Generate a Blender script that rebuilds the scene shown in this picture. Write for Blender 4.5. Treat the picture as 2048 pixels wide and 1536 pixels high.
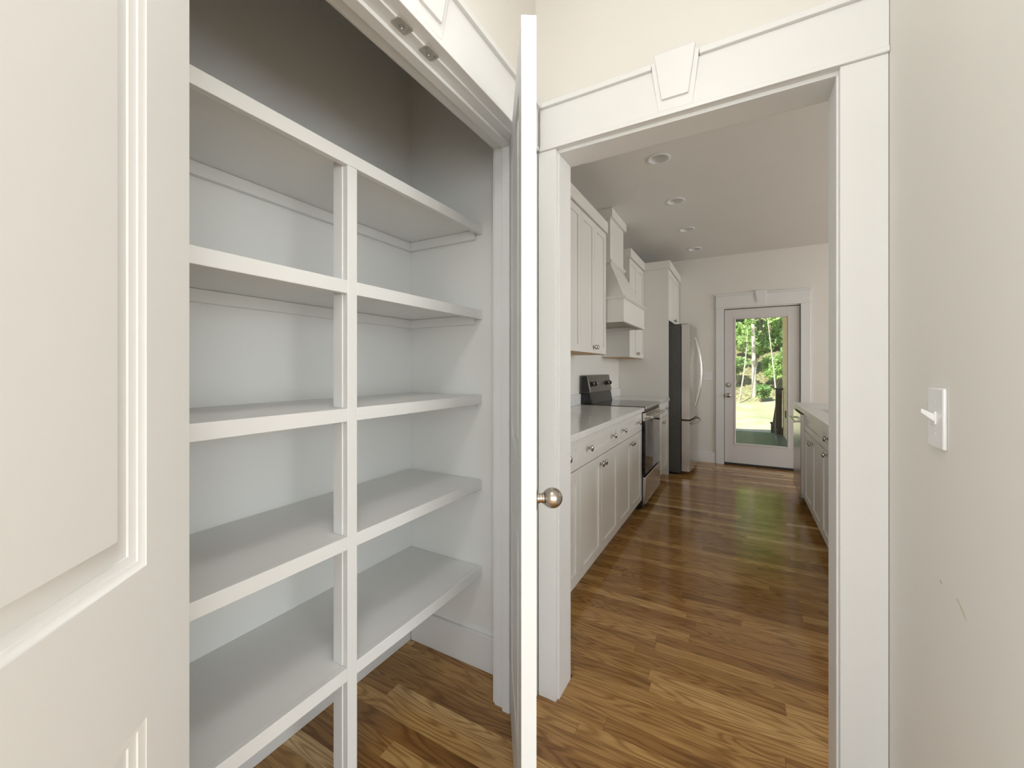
import bpy, bmesh, math, random
import numpy as np
from mathutils import Vector, Matrix

for o in list(bpy.data.objects):
    bpy.data.objects.remove(o)
S = bpy.context.scene
C = S.collection
random.seed(7)
RNG = np.random.default_rng(11)
R = math.radians

# ------------------------------------------------------------------ camera
F_PX, YAW, CY, EYE = 816.6, 29.387, 738.9, 1.245
cam = bpy.data.cameras.new('camera')
cam.sensor_width = 36.0
cam.lens = F_PX / 2048 * 36.0
cam.shift_y = -(768 - CY) / 2048
cam.clip_start = 0.02
cam.clip_end = 300
co = bpy.data.objects.new('camera', cam)
co.location = (0, 0, EYE)
co.rotation_euler = (R(90), 0, R(YAW))
C.objects.link(co)
S.camera = co

# ------------------------------------------------------------------ world, sun, daylight
W = bpy.data.worlds.new('world')
S.world = W
W.use_nodes = True
wn = W.node_tree.nodes
bg = wn['Background']
sky = wn.new('ShaderNodeTexSky')
sky.sky_type = 'NISHITA'
sky.sun_disc = False
sky.sun_elevation = R(52)
sky.sun_rotation = R(215)
W.node_tree.links.new(sky.outputs[0], bg.inputs[0])
bg.inputs[1].default_value = 0.22

sun = bpy.data.lights.new('sun', 'SUN')
sun.energy = 8.0
sun.angle = R(0.6)
sun.color = (1.0, 0.95, 0.86)
so = bpy.data.objects.new('sun', sun)
so.rotation_euler = Vector((0.30, 0.62, -0.72)).to_track_quat('-Z', 'Y').to_euler()
so.location = (-6, -6, 12)
C.objects.link(so)


def area(name, loc, direction, sx, sy, watts, col):
    l = bpy.data.lights.new(name, 'AREA')
    l.shape = 'RECTANGLE'
    l.size, l.size_y = sx, sy
    l.energy = watts
    l.color = col
    o = bpy.data.objects.new(name, l)
    o.location = loc
    o.rotation_euler = Vector(direction).to_track_quat('-Z', 'Y').to_euler()
    C.objects.link(o)
    return o


SIDE_W, BACK_W, LEFT_W, KITCH_W, FILL_W = 110.0, 72.0, 100.0, 80.0, 4.5  # the left and last values drive added, unseen fill lights
DAY = (0.90, 0.957, 1.0)
area('living_room_side_daylight', (4.16, -1.60, 1.45), (-1, 0, 0), 2.6, 2.0, SIDE_W, DAY)
area('living_room_back_daylight', (1.95, -2.96, 1.45), (0, 1, 0), 2.8, 2.0, BACK_W, DAY)
area('added_left_fill', (-1.50, -2.96, 1.45), (0, 1, 0), 2.3, 2.0, LEFT_W, DAY)  # added window light, put in to brighten the hall right wall
area('kitchen_window_daylight', (4.16, 3.7, 1.5), (-1, 0, 0), 3.6, 1.7, KITCH_W, (0.935, 0.965, 1.0))

S.view_settings.view_transform = 'Standard'
S.view_settings.look = 'None'
S.view_settings.exposure = 0.06
S.view_settings.gamma = 1.0
S.view_settings.use_curve_mapping = False


# ------------------------------------------------------------------ materials
def new_mat(name):
    m = bpy.data.materials.new(name)
    m.use_nodes = True
    nt = m.node_tree
    return m, nt, nt.nodes['Principled BSDF']


def paint(name, col, rough=0.5, var=0.03, scale=6.0, bump=0.0, metal=0.0, bscale=220.0, spec=0.5):
    """flat colour with a slight procedural mottling and optional fine relief"""
    m, nt, b = new_mat(name)
    n = nt.nodes.new('ShaderNodeTexNoise')
    n.inputs['Scale'].default_value = scale
    n.inputs['Detail'].default_value = 3
    g = nt.nodes.new('ShaderNodeNewGeometry')
    nt.links.new(g.outputs['Position'], n.inputs['Vector'])
    r = nt.nodes.new('ShaderNodeValToRGB')
    lo = [c * (1 - var) for c in col]
    hi = [min(1, c * (1 + var)) for c in col]
    r.color_ramp.elements[0].color = (*lo, 1)
    r.color_ramp.elements[1].color = (*hi, 1)
    r.color_ramp.elements[0].position = 0.3
    r.color_ramp.elements[1].position = 0.7
    nt.links.new(n.outputs['Fac'], r.inputs[0])
    nt.links.new(r.outputs[0], b.inputs['Base Color'])
    b.inputs['Roughness'].default_value = rough
    b.inputs['Metallic'].default_value = metal
    b.inputs['Specular IOR Level'].default_value = spec
    if bump:
        n2 = nt.nodes.new('ShaderNodeTexNoise')
        n2.inputs['Scale'].default_value = bscale
        nt.links.new(g.outputs['Position'], n2.inputs['Vector'])
        bp = nt.nodes.new('ShaderNodeBump')
        bp.inputs['Strength'].default_value = bump
        bp.inputs['Distance'].default_value = 0.002
        nt.links.new(n2.outputs['Fac'], bp.inputs['Height'])
        nt.links.new(bp.outputs[0], b.inputs['Normal'])
    return m


M = {}
M['trim'] = paint('white_trim_paint', (0.81, 0.81, 0.795), 0.38, 0.012, 3)
M['door'] = paint('white_door_paint', (0.81, 0.808, 0.795), 0.42, 0.012, 3)
M['shelf'] = paint('white_shelf_paint', (0.82, 0.82, 0.80), 0.45, 0.012, 3)
M['pantry'] = paint('pantry_wall_paint', (0.83, 0.83, 0.805), 0.6, 0.015, 2, 0.05)
M['wall'] = paint('cream_wall_paint', (0.81, 0.782, 0.725), 0.62, 0.015, 2, 0.06)
M['ceil'] = paint('ceiling_paint', (0.77, 0.75, 0.715), 0.75, 0.015, 2, 0.05)
M['cab'] = paint('cabinet_paint', (0.79, 0.768, 0.72), 0.36, 0.012, 3)
M['quartz'] = paint('white_quartz', (0.78, 0.77, 0.745), 0.10, 0.04, 9)
M['quartz_honed'] = paint('white_quartz_honed', (0.78, 0.77, 0.745), 0.38, 0.04, 9, spec=0.35)
M['ply'] = paint('birch_plywood', (0.55, 0.34, 0.14), 0.55, 0.12, 14)
M['nickel'] = paint('brushed_nickel', (0.50, 0.46, 0.41), 0.25, 0.04, 60, metal=1.0)
M['steel'] = paint('stainless_steel', (0.60, 0.575, 0.54), 0.27, 0.03, 30, metal=1.0)
M['steel_dark'] = paint('dark_fridge_side', (0.085, 0.083, 0.074), 0.5, 0.35, 90, 0.25, bscale=260)
M['steel_panel'] = paint('range_panel_steel', (0.27, 0.26, 0.235), 0.30, 0.05, 40, metal=1.0)
M['black'] = paint('black_plastic', (0.012, 0.012, 0.012), 0.35, 0.1, 20)
M['blackglass'] = paint('black_ceramic_glass', (0.010, 0.009, 0.008), 0.06, 0.1, 20, spec=0.32)
M['plate'] = paint('white_plastic', (0.84, 0.835, 0.83), 0.25, 0.01, 4)
M['gap'] = paint('dark_gasket', (0.03, 0.026, 0.022), 0.7, 0.1, 10)
M['hoodin'] = paint('hood_liner', (0.42, 0.38, 0.31), 0.4, 0.05, 10)
M['strike'] = paint('satin_nickel_plate', (0.55, 0.51, 0.46), 0.42, 0.06, 90, metal=0.85)
M['exdoor'] = paint('exterior_door_paint', (0.72, 0.69, 0.665), 0.4, 0.012, 3)
M['scuff'] = paint('scuff', (0.40, 0.33, 0.22), 0.7, 0.1, 90)
M['offwhite'] = paint('white_strip', (0.85, 0.85, 0.86), 0.6, 0.02, 9)
# outdoors
M['siding'] = paint('tan_siding', (0.82, 0.60, 0.33), 0.7, 0.05, 5)
M['dark_wood'] = paint('stained_dark_wood', (0.075, 0.055, 0.03), 0.6, 0.25, 30)
M['deck'] = paint('grey_green_deck', (0.20, 0.225, 0.17), 0.42, 0.12, 4)
M['bark'] = paint('pale_bark', (0.56, 0.50, 0.41), 0.85, 0.3, 9, 0.4, bscale=30)
M['bark2'] = paint('grey_bark', (0.25, 0.20, 0.15), 0.85, 0.3, 9)
M['roof'] = paint('roof_felt', (0.12, 0.11, 0.10), 0.9, 0.1, 2)


def wood_floor():
    m, nt, b = new_mat('oak_floor')
    N, L = nt.nodes, nt.links

    def math_(op, a, v2=None, clamp=False):
        n = N.new('ShaderNodeMath')
        n.operation = op
        n.use_clamp = clamp
        for i, v in enumerate((a, v2)):
            if v is None:
                continue
            if isinstance(v, (int, float)):
                n.inputs[i].default_value = v
            else:
                L.new(v, n.inputs[i])
        return n.outputs[0]
    geo = N.new('ShaderNodeNewGeometry')
    info = N.new('ShaderNodeObjectInfo')
    rnd = info.outputs['Random']
    sep = N.new('ShaderNodeSeparateXYZ')
    L.new(geo.outputs['Position'], sep.inputs[0])
    off = math_('MULTIPLY', rnd, 91.7)

    def coords(sx, sy):
        c = N.new('ShaderNodeCombineXYZ')
        L.new(math_('ADD', math_('MULTIPLY', sep.outputs[0], sx), off), c.inputs[0])
        L.new(math_('ADD', math_('MULTIPLY', sep.outputs[1], sy), math_('MULTIPLY', rnd, 37.1)), c.inputs[1])
        L.new(off, c.inputs[2])
        return c.outputs[0]

    def noise(v, detail, rough=0.5, dist=0.0):
        n = N.new('ShaderNodeTexNoise')
        n.inputs['Scale'].default_value = 1.0
        n.inputs['Detail'].default_value = detail
        n.inputs['Roughness'].default_value = rough
        n.inputs['Distortion'].default_value = dist
        L.new(v, n.inputs['Vector'])
        return n.outputs['Fac']
    cath = noise(coords(1.6, 13.0), 1.5, 0.45, 0.25)
    rings = math_('MULTIPLY', math_('ADD', math_('SINE', math_('MULTIPLY', cath, 85.0)), 1.0), 0.5)
    rings = math_('POWER', rings, 2.2)
    pores = noise(coords(9.0, 330.0), 2.0, 0.6)
    broad = noise(coords(1.1, 9.0), 2.0)
    # plank tone
    ramp = N.new('ShaderNodeValToRGB')
    e = ramp.color_ramp.elements
    e[0].position = 0.0
    e[0].color = (0.20, 0.088, 0.024, 1)
    e[1].position = 1.0
    e[1].color = (0.77, 0.55, 0.28, 1)
    for p, c in ((0.2, (0.36, 0.182, 0.054, 1)), (0.55, (0.50, 0.282, 0.092, 1)), (0.88, (0.63, 0.39, 0.148, 1))):
        k = e.new(p)
        k.color = c
    tone = math_('ADD', math_('ADD', math_('MULTIPLY', math_('SUBTRACT', rnd, 0.5), 0.68), math_('ADD', math_('MULTIPLY', math_('POWER', rnd, 14.0), 0.35), 0.50)), math_('MULTIPLY', math_('SUBTRACT', broad, 0.5), 0.5))
    L.new(tone, ramp.inputs[0])
    mul = math_('SUBTRACT', 1.0, math_('MULTIPLY', rings, 0.44))
    pr = N.new('ShaderNodeMapRange')
    pr.inputs['From Min'].default_value = 0.36
    pr.inputs['From Max'].default_value = 0.62
    pr.inputs['To Min'].default_value = 0.70
    pr.inputs['To Max'].default_value = 1.06
    L.new(pores, pr.inputs['Value'])
    mul = math_('MULTIPLY', mul, pr.outputs[0])
    mix = N.new('ShaderNodeMix')
    mix.data_type = 'RGBA'
    mix.blend_type = 'MULTIPLY'
    mix.inputs[0].default_value = 1.0
    L.new(ramp.outputs[0], mix.inputs[6])
    cc = N.new('ShaderNodeCombineColor')
    L.new(math_('POWER', mul, 0.8), cc.inputs[0])
    L.new(mul, cc.inputs[1])
    L.new(math_('POWER', mul, 1.25), cc.inputs[2])
    L.new(cc.outputs[0], mix.inputs[7])
    L.new(mix.outputs[2], b.inputs['Base Color'])
    b.inputs['Roughness'].default_value = 0.14
    b.inputs['Specular IOR Level'].default_value = 0.5
    bp = N.new('ShaderNodeBump')
    bp.inputs['Strength'].default_value = 0.10
    bp.inputs['Distance'].default_value = 0.001
    L.new(broad, bp.inputs['Height'])
    L.new(bp.outputs[0], b.inputs['Normal'])
    return m


M['oak'] = wood_floor()


def leaf_mat(name, c0, c1, c2):
    m, nt, b = new_mat(name)
    g = nt.nodes.new('ShaderNodeNewGeometry')
    r = nt.nodes.new('ShaderNodeValToRGB')
    r.color_ramp.elements[0].color = (*c0, 1)
    r.color_ramp.elements[1].color = (*c2, 1)
    k = r.color_ramp.elements.new(0.5)
    k.color = (*c1, 1)
    nt.links.new(g.outputs['Random Per Island'], r.inputs[0])
    nt.links.new(r.outputs[0], b.inputs['Base Color'])
    b.inputs['Roughness'].default_value = 0.55
    b.inputs['Transmission Weight'].default_value = 0.0
    tr = nt.nodes.new('ShaderNodeBsdfTranslucent')
    nt.links.new(r.outputs[0], tr.inputs[0])
    mx = nt.nodes.new('ShaderNodeMixShader')
    mx.inputs[0].default_value = 0.35
    nt.links.new(b.outputs[0], mx.inputs[1])
    nt.links.new(tr.outputs[0], mx.inputs[2])
    nt.links.new(mx.outputs[0], nt.nodes['Material Output'].inputs[0])
    return m


M['leaf'] = leaf_mat('spring_leaves', (0.24, 0.40, 0.09), (0.42, 0.62, 0.20), (0.62, 0.76, 0.38))
M['leaf2'] = leaf_mat('dark_leaves', (0.13, 0.28, 0.07), (0.27, 0.47, 0.16), (0.45, 0.62, 0.28))


def ground_mat():
    m, nt, b = new_mat('lawn_and_leaf_litter')
    N, L = nt.nodes, nt.links
    g = N.new('ShaderNodeNewGeometry')
    sep = N.new('ShaderNodeSeparateXYZ')
    L.new(g.outputs['Position'], sep.inputs[0])
    n1 = N.new('ShaderNodeTexNoise')
    n1.inputs['Scale'].default_value = 0.9
    n1.inputs['Detail'].default_value = 6
    L.new(g.outputs['Position'], n1.inputs['Vector'])
    n2 = N.new('ShaderNodeTexNoise')
    n2.inputs['Scale'].default_value = 9
    n2.inputs['Detail'].default_value = 4
    L.new(g.outputs['Position'], n2.inputs['Vector'])
    grass = N.new('ShaderNodeValToRGB')
    e = grass.color_ramp.elements
    e[0].position = 0.40
    e[0].color = (0.58, 0.51, 0.36, 1)
    e[1].position = 0.60
    e[1].color = (0.40, 0.43, 0.22, 1)
    L.new(n1.outputs['Fac'], grass.inputs[0])
    lit = N.new('ShaderNodeValToRGB')
    e = lit.color_ramp.elements
    e[0].position = 0.38
    e[0].color = (0.17, 0.11, 0.07, 1)
    e[1].position = 0.62
    e[1].color = (0.33, 0.38, 0.17, 1)
    L.new(n2.outputs['Fac'], lit.inputs[0])
    mr = N.new('ShaderNodeMapRange')
    mr.inputs['From Min'].default_value = 19.2
    mr.inputs['From Max'].default_value = 20.2
    L.new(sep.outputs[1], mr.inputs['Value'])
    mx = N.new('ShaderNodeMix')
    mx.data_type = 'RGBA'
    L.new(mr.outputs[0], mx.inputs[0])
    L.new(grass.outputs[0], mx.inputs[6])
    L.new(lit.outputs[0], mx.inputs[7])
    L.new(mx.outputs[2], b.inputs['Base Color'])
    b.inputs['Roughness'].default_value = 0.95
    return m


M['ground'] = ground_mat()


def glass_mat():
    m, nt, b = new_mat('window_glass')
    N, L = nt.nodes, nt.links
    t = N.new('ShaderNodeBsdfTransparent')
    t.inputs[0].default_value = (0.97, 0.985, 0.97, 1)
    gl = N.new('ShaderNodeBsdfGlossy')
    gl.inputs['Roughness'].default_value = 0.01
    fr = N.new('ShaderNodeFresnel')
    fr.inputs[0].default_value = 1.5
    mx = N.new('ShaderNodeMixShader')
    L.new(fr.outputs[0], mx.inputs[0])
    L.new(t.outputs[0], mx.inputs[1])
    L.new(gl.outputs[0], mx.inputs[2])
    L.new(mx.outputs[0], N['Material Output'].inputs[0])
    return m


M['glass'] = glass_mat()


# ------------------------------------------------------------------ mesh helpers
def TX(X, s=1):      # wall frame facing +-x : (u along y, n outward, z)
    return lambda u, n, z: (X + s * n, u, z)


def TY(Y, s=-1):     # wall frame facing -+y : (u along x, n outward, z)
    return lambda u, n, z: (u, Y + s * n, z)


class MB:
    def __init__(self, T=None):
        self.v, self.f, self.T = [], [], T or (lambda a, b, c: (a, b, c))

    def add(self, vs, fs):
        o = len(self.v)
        self.v += [self.T(*p) for p in vs]
        self.f += [tuple(i + o for i in q) for q in fs]
        return self

    def box(self, a0, a1, b0, b1, c0, c1):
        vs = [(a, b, c) for a in (a0, a1) for b in (b0, b1) for c in (c0, c1)]
        return self.add(vs, [(0, 1, 3, 2), (4, 6, 7, 5), (0, 4, 5, 1), (2, 3, 7, 6), (0, 2, 6, 4), (1, 5, 7, 3)])

    def prism(self, pts, b0, b1):      # polygon in (a, c), extruded along b
        n = len(pts)
        vs = [(p[0], b0, p[1]) for p in pts] + [(p[0], b1, p[1]) for p in pts]
        fs = [tuple(range(n)), tuple(range(2 * n - 1, n - 1, -1))]
        fs += [(i, (i + 1) % n, n + (i + 1) % n, n + i) for i in range(n)]
        return self.add(vs, fs)

    def prism_a(self, pts, a0, a1):    # polygon in (b, c), extruded along a
        n = len(pts)
        vs = [(a0, p[0], p[1]) for p in pts] + [(a1, p[0], p[1]) for p in pts]
        fs = [tuple(range(n)), tuple(range(2 * n - 1, n - 1, -1))]
        fs += [(i, (i + 1) % n, n + (i + 1) % n, n + i) for i in range(n)]
        return self.add(vs, fs)

    def ring(self, u0, u1, z0, z1, prof, cap=False):    # mitred frame from a profile of (inset, n)
        vs = []
        for i, n in prof:
            vs += [(u0 + i, n, z0 + i), (u1 - i, n, z0 + i), (u1 - i, n, z1 - i), (u0 + i, n, z1 - i)]
        fs = []
        for k in range(len(prof) - 1):
            for j in range(4):
                fs.append((4 * k + j, 4 * k + (j + 1) % 4, 4 * k + 4 + (j + 1) % 4, 4 * k + 4 + j))
        if cap:
            k = 4 * (len(prof) - 1)
            fs.append((k, k + 1, k + 2, k + 3))
        return self.add(vs, fs)

    def lathe(self, c, axis, prof, seg=20, cap=True):     # prof of (radius, distance along axis)
        ax = Vector(axis).normalized()
        p = ax.orthogonal().normalized()
        q = ax.cross(p)
        c = Vector(c)
        vs, fs = [], []
        for r, t in prof:
            for k in range(seg):
                a = 2 * math.pi * k / seg
                vs.append(tuple(c + ax * t + (p * math.cos(a) + q * math.sin(a)) * max(r, 1e-5)))
        for i in range(len(prof) - 1):
            for k in range(seg):
                k2 = (k + 1) % seg
                fs.append((i * seg + k, i * seg + k2, (i + 1) * seg + k2, (i + 1) * seg + k))
        if cap:
            fs.append(tuple(range(seg)))
            fs.append(tuple(range((len(prof) - 1) * seg, len(prof) * seg)))
        return self.add(vs, fs)

    def tube(self, pts, rad, seg=10):
        pts = [Vector(p) for p in pts]
        rad = rad if isinstance(rad, (list, tuple)) else [rad] * len(pts)
        vs, fs = [], []
        up = None
        for i, p in enumerate(pts):
            d = (pts[min(i + 1, len(pts) - 1)] - pts[max(i - 1, 0)]).normalized()
            a = d.orthogonal().normalized() if up is None else (up - d * up.dot(d)).normalized()
            up = a
            b = d.cross(a)
            for k in range(seg):
                t = 2 * math.pi * k / seg
                vs.append(tuple(p + (a * math.cos(t) + b * math.sin(t)) * rad[i]))
        for i in range(len(pts) - 1):
            for k in range(seg):
                k2 = (k + 1) % seg
                fs.append((i * seg + k, i * seg + k2, (i + 1) * seg + k2, (i + 1) * seg + k))
        fs.append(tuple(range(seg)))
        fs.append(tuple(range((len(pts) - 1) * seg, len(pts) * seg)))
        return self.add(vs, fs)

    def build(self, name, mat, parent=None, smooth=False, bevel=0.0, local=False, origin=None, seg=2):
        """one mesh object; vertices are world coordinates unless local"""
        if parent is not None and not local:
            off = Vector(parent.get('_w', (0, 0, 0)))
        elif origin is not None:
            off = Vector(origin)
        elif parent is None:
            a = np.array(self.v)
            off = Vector(((a[:, 0].min() + a[:, 0].max()) / 2, (a[:, 1].min() + a[:, 1].max()) / 2, a[:, 2].min()))
        else:
            off = Vector((0, 0, 0))
        me = bpy.data.meshes.new(name)
        me.from_pydata([(x - off.x, y - off.y, z - off.z) for x, y, z in self.v], [], self.f)
        bm = bmesh.new()
        bm.from_mesh(me)
        bmesh.ops.recalc_face_normals(bm, faces=bm.faces)
        bm.to_mesh(me)
        bm.free()
        me.materials.append(M[mat] if isinstance(mat, str) else mat)
        o = bpy.data.objects.new(name, me)
        C.objects.link(o)
        if parent is not None:
            o.parent = parent
            WORLD[o.name] = WORLD.get(parent.name, Vector((0, 0, 0)))
        else:
            o.location = off
            WORLD[o.name] = off
        if smooth:
            me.polygons.foreach_set('use_smooth', [True] * len(me.polygons))
            me.set_sharp_from_angle(angle=R(38))
        if bevel:
            b = o.modifiers.new('bevel', 'BEVEL')
            b.width = bevel
            b.segments = seg
            b.limit_method = 'ANGLE'
            b.angle_limit = R(40)
            me.polygons.foreach_set('use_smooth', [True] * len(me.polygons))
            me.set_sharp_from_angle(angle=R(38))
        return o


WORLD = {}
_old_build = MB.build


def _build(self, name, mat, parent=None, **k):
    if parent is not None and not k.get('local'):
        w = WORLD.get(parent.name, Vector((0, 0, 0)))
        self.v = [(x - w.x, y - w.y, z - w.z) for x, y, z in self.v]
        k['local'] = True
    return _old_build(self, name, mat, parent, **k)


MB.build = _build


def tag(o, label=None, cat=None, group=None, kind=None):
    if label:
        o['label'] = label
    if cat:
        o['category'] = cat
    if group:
        o['group'] = group
    if kind:
        o['kind'] = kind
    return o


def empty(name, loc, rz=0.0):
    o = bpy.data.objects.new(name, None)
    o.empty_display_size = 0.1
    o.location = loc
    o.rotation_euler = (0, 0, rz)
    C.objects.link(o)
    WORLD[o.name] = Vector(loc)
    return o


def struct(o, label, cat):
    return tag(o, label, cat, kind='structure')


# ------------------------------------------------------------------ dimensions (metres)
XW, XK = -0.70, -0.80          # pantry front wall: hall face and pantry face
XB = -1.345                     # long left wall (pantry back and kitchen)
XR = 0.335                      # hall right wall
Y1, Y2 = 1.43, 1.545            # wall between hall and kitchen
YF = 6.06                       # far kitchen wall
ZC = 2.743
OX0, OX1, OZ = -0.60, 0.228, 2.06        # cased opening
PY0, PY1, PZ = 0.2515, 1.29, 2.063        # pantry opening (jamb faces)
YB = -3.0                       # living room end
YR = 0.60                       # end of the hall wall, the living room opens beyond
XE = 4.2                        # kitchen right wall
PYL = -0.10                     # pantry left wall face

# ------------------------------------------------------------------ structure: walls
m = MB()
m.box(XB - 0.1, OX0 - 0.019, Y1, Y2, 0, ZC).box(OX1 + 0.019, XE + 0.1, Y1, Y2, 0, ZC).box(OX0 - 0.019, OX1 + 0.019, Y1, Y2, OZ + 0.019, ZC)
struct(m.build('wall_front', 'wall'), 'cream wall around the cased opening to the kitchen', 'wall')
m = MB()
m.box(XK, XW, PYL - 0.1, PY0 - 0.019, 0, ZC).box(XK, XW, PY1 + 0.019, Y1, 0, ZC).box(XK, XW, PY0 - 0.019, PY1 + 0.019, PZ + 0.019, ZC)
struct(m.build('wall_pantry', 'wall'), 'cream wall above and beside the open pantry doors', 'wall')
struct(MB().box(XR, XR + 0.115, YR, Y1, 0, ZC).build('wall_right', 'wall'), 'cream hallway wall with a light switch', 'wall')
m = MB()
m.box(XB - 0.1, XB, PYL - 0.1, Y1, 0, ZC)
struct(m.build('wall_pantry_back', 'pantry'), 'grey-white back wall of the pantry behind the shelves', 'wall')
struct(MB().box(XB, XK, PYL - 0.1, PYL, 0, ZC).build('wall_pantry_left', 'pantry'), 'grey-white side wall of the pantry beside the shelf ends', 'wall')
# pantry side of the right wall carries the pantry paint as a thin skim
struct(MB().box(XB, XK, Y1 - 0.005, Y1, 0, ZC).build('wall_pantry_right', 'pantry'), 'grey-white pantry wall where the shelves end above a tall baseboard', 'wall')
struct(MB().box(XK - 0.004, XK, PY1 + 0.019, Y1 - 0.005, 0, ZC).build('wall_pantry_return', 'pantry'), 'narrow pantry wall beside the door jamb', 'wall')
struct(MB().box(XB - 0.1, XB, Y2, YF + 0.12, 0, ZC).build('wall_left', 'wall'), 'pale kitchen wall behind range and white cabinets', 'wall')
DX0, DX1, DZ = -0.205, 0.622, 2.038      # far door rough opening
m = MB()
m.box(XB - 0.1, DX0, YF, YF + 0.12, 0, ZC).box(DX1, XE + 0.1, YF, YF + 0.12, 0, ZC).box(DX0, DX1, YF, YF + 0.12, DZ, ZC)
struct(m.build('wall_far', 'wall'), 'beige far kitchen wall around the glass door', 'wall')
# living room and kitchen walls with their windows, behind and beside the camera
WY0, WY1, WZ0, WZ1 = 1.9, 5.5, 0.62, 2.38
LY0, LY1, LZ0, LZ1 = -2.92, -0.28, 0.42, 2.38
m = MB()
m.box(XE, XE + 0.1, Y2, WY0, 0, ZC).box(XE, XE + 0.1, WY1, YF, 0, ZC)
m.box(XE, XE + 0.1, WY0, WY1, 0, WZ0).box(XE, XE + 0.1, WY0, WY1, WZ1, ZC)
struct(m.build('wall_kitchen_right', 'wall'), 'kitchen wall with the wide window', 'wall')
m = MB()
m.box(XE, XE + 0.1, YB, LY0, 0, ZC).box(XE, XE + 0.1, LY1, Y1, 0, ZC)
m.box(XE, XE + 0.1, LY0, LY1, 0, LZ0).box(XE, XE + 0.1, LY0, LY1, LZ1, ZC)
struct(m.build('wall_living_right', 'wall'), 'living room side wall with the wide window', 'wall')
XL = -3.0                       # living room left wall
BW = [(-2.67, -0.33), (0.52, 3.38)]  # first opening is added to let light onto the hall right wall
m = MB()
for x0, x1 in ((XL - 0.1, BW[0][0]), (BW[0][1], BW[1][0]), (BW[1][1], XE + 0.1)):
    m.box(x0, x1, YB - 0.1, YB, 0, ZC)
for x0, x1 in BW:
    m.box(x0, x1, YB - 0.1, YB, 0, LZ0).box(x0, x1, YB - 0.1, YB, LZ1, ZC)
struct(m.build('wall_back', 'wall'), 'living room end wall with a wide window and an added one', 'wall')
struct(MB().box(XL - 0.1, XL, YB, PYL - 0.1, 0, ZC).build('wall_living_left', 'wall'), 'plain living room wall opposite the side window', 'wall')
struct(MB().box(XL - 0.1, XB - 0.1, PYL - 0.1, PYL, 0, ZC).build('wall_living_inner', 'wall'), 'plain living room wall beside the pantry', 'wall')


def window(name, T, u0, u1, z0, z1, label, cols):
    w = empty(name, T((u0 + u1) / 2, 0, z0))
    struct(w, label, 'window')
    mm = MB(T)
    mm.box(u0, u1, -0.09, 0.0, z0, z0 + 0.05).box(u0, u1, -0.09, 0.0, z1 - 0.05, z1)
    mm.box(u0, u0 + 0.05, -0.09, 0.0, z0 + 0.05, z1 - 0.05).box(u1 - 0.05, u1, -0.09, 0.0, z0 + 0.05, z1 - 0.05)
    mm.build('window_frame', 'trim', w, bevel=0.002)
    step = (u1 - u0 - 0.1) / cols
    for i in range(1, cols):
        MB(T).box(u0 + 0.05 + i * step - 0.025, u0 + 0.05 + i * step + 0.025, -0.08, -0.01, z0 + 0.05, z1 - 0.05).build('mullion', 'trim', w)
    for i in range(cols):
        MB(T).box(u0 + 0.05 + i * step + 0.02, u0 + 0.05 + (i + 1) * step - 0.02, -0.052, -0.046, z0 + 0.05, z1 - 0.05).build('pane', 'glass', w)


window('window_1', TY(YB, 1), *BW[1], LZ0, LZ1, 'wide window in the living room end wall, near the side window', 3)
window('window_4', TY(YB, 1), *BW[0], LZ0, LZ1, 'added wide window near the plain wall, put in to light the hall', 3)
window('window_2', TX(XE, -1), WY0, WY1, WZ0, WZ1, 'wide three-light kitchen window', 3)
window('window_3', TX(XE, -1), LY0, LY1, LZ0, LZ1, 'wide living room window in the side wall', 3)

# ------------------------------------------------------------------ ceiling with holes for the can lights, roof
LIGHTS = [(-0.515, 3.04), (-0.515, 3.88), (-0.515, 4.715), (-0.515, 5.53)]
HB, HR = 0.12, 0.062
m = MB()
xa, xb = LIGHTS[0][0] - HB, LIGHTS[0][0] + HB


def quad(mm, x0, x1, y0, y1, z):
    mm.add([(x0, y0, z), (x1, y0, z), (x1, y1, z), (x0, y1, z)], [(0, 1, 2, 3)])


quad(m, XB - 0.1, xa, PYL - 0.1, YF + 0.12, ZC)
quad(m, xb, XE + 0.1, YB - 0.1, YF + 0.12, ZC)
quad(m, XL - 0.1, xb, YB - 0.1, PYL - 0.1, ZC)
prev = PYL - 0.1
for lx, ly in LIGHTS:
    quad(m, xa, xb, prev, ly - HB, ZC)
    n = 32
    vs, fs = [], []
    for k in range(n):
        a = 2 * math.pi * (k + 0.5) / n
        c, s = math.cos(a), math.sin(a)
        q = HB / max(abs(c), abs(s))
        vs += [(lx + HR * c, ly + HR * s, ZC), (lx + q * c, ly + q * s, ZC), (lx + HR * c, ly + HR * s, ZC + 0.02)]
    for k in range(n):
        k2 = (k + 1) % n
        fs += [(3 * k, 3 * k + 1, 3 * k2 + 1, 3 * k2), (3 * k, 3 * k2, 3 * k2 + 2, 3 * k + 2)]
        # fill the square corners
    m.add(vs, fs)
    for sx in (-1, 1):
        for sy in (-1, 1):
            cx, cyy = lx + sx * HB, ly + sy * HB
            pts = []
            for k in range(n):
                a = 2 * math.pi * (k + 0.5) / n
                c, s = math.cos(a), math.sin(a)
                if c * sx > 0 and s * sy > 0 and abs(abs(c) - abs(s)) < 0.25:
                    q = HB / max(abs(c), abs(s))
                    pts.append((lx + q * c, ly + q * s))
            pts.sort(key=lambda p: abs(p[0] - lx))
            if len(pts) == 2:
                m.add([(pts[0][0], pts[0][1], ZC), (cx, cyy, ZC), (pts[1][0], pts[1][1], ZC)], [(0, 1, 2)])
    prev = ly + HB
quad(m, xa, xb, prev, YF + 0.12, ZC)
struct(m.build('ceiling', 'ceil', origin=(0, 0, ZC)), 'smooth beige kitchen ceiling with a row of can lights', 'ceiling')
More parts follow.
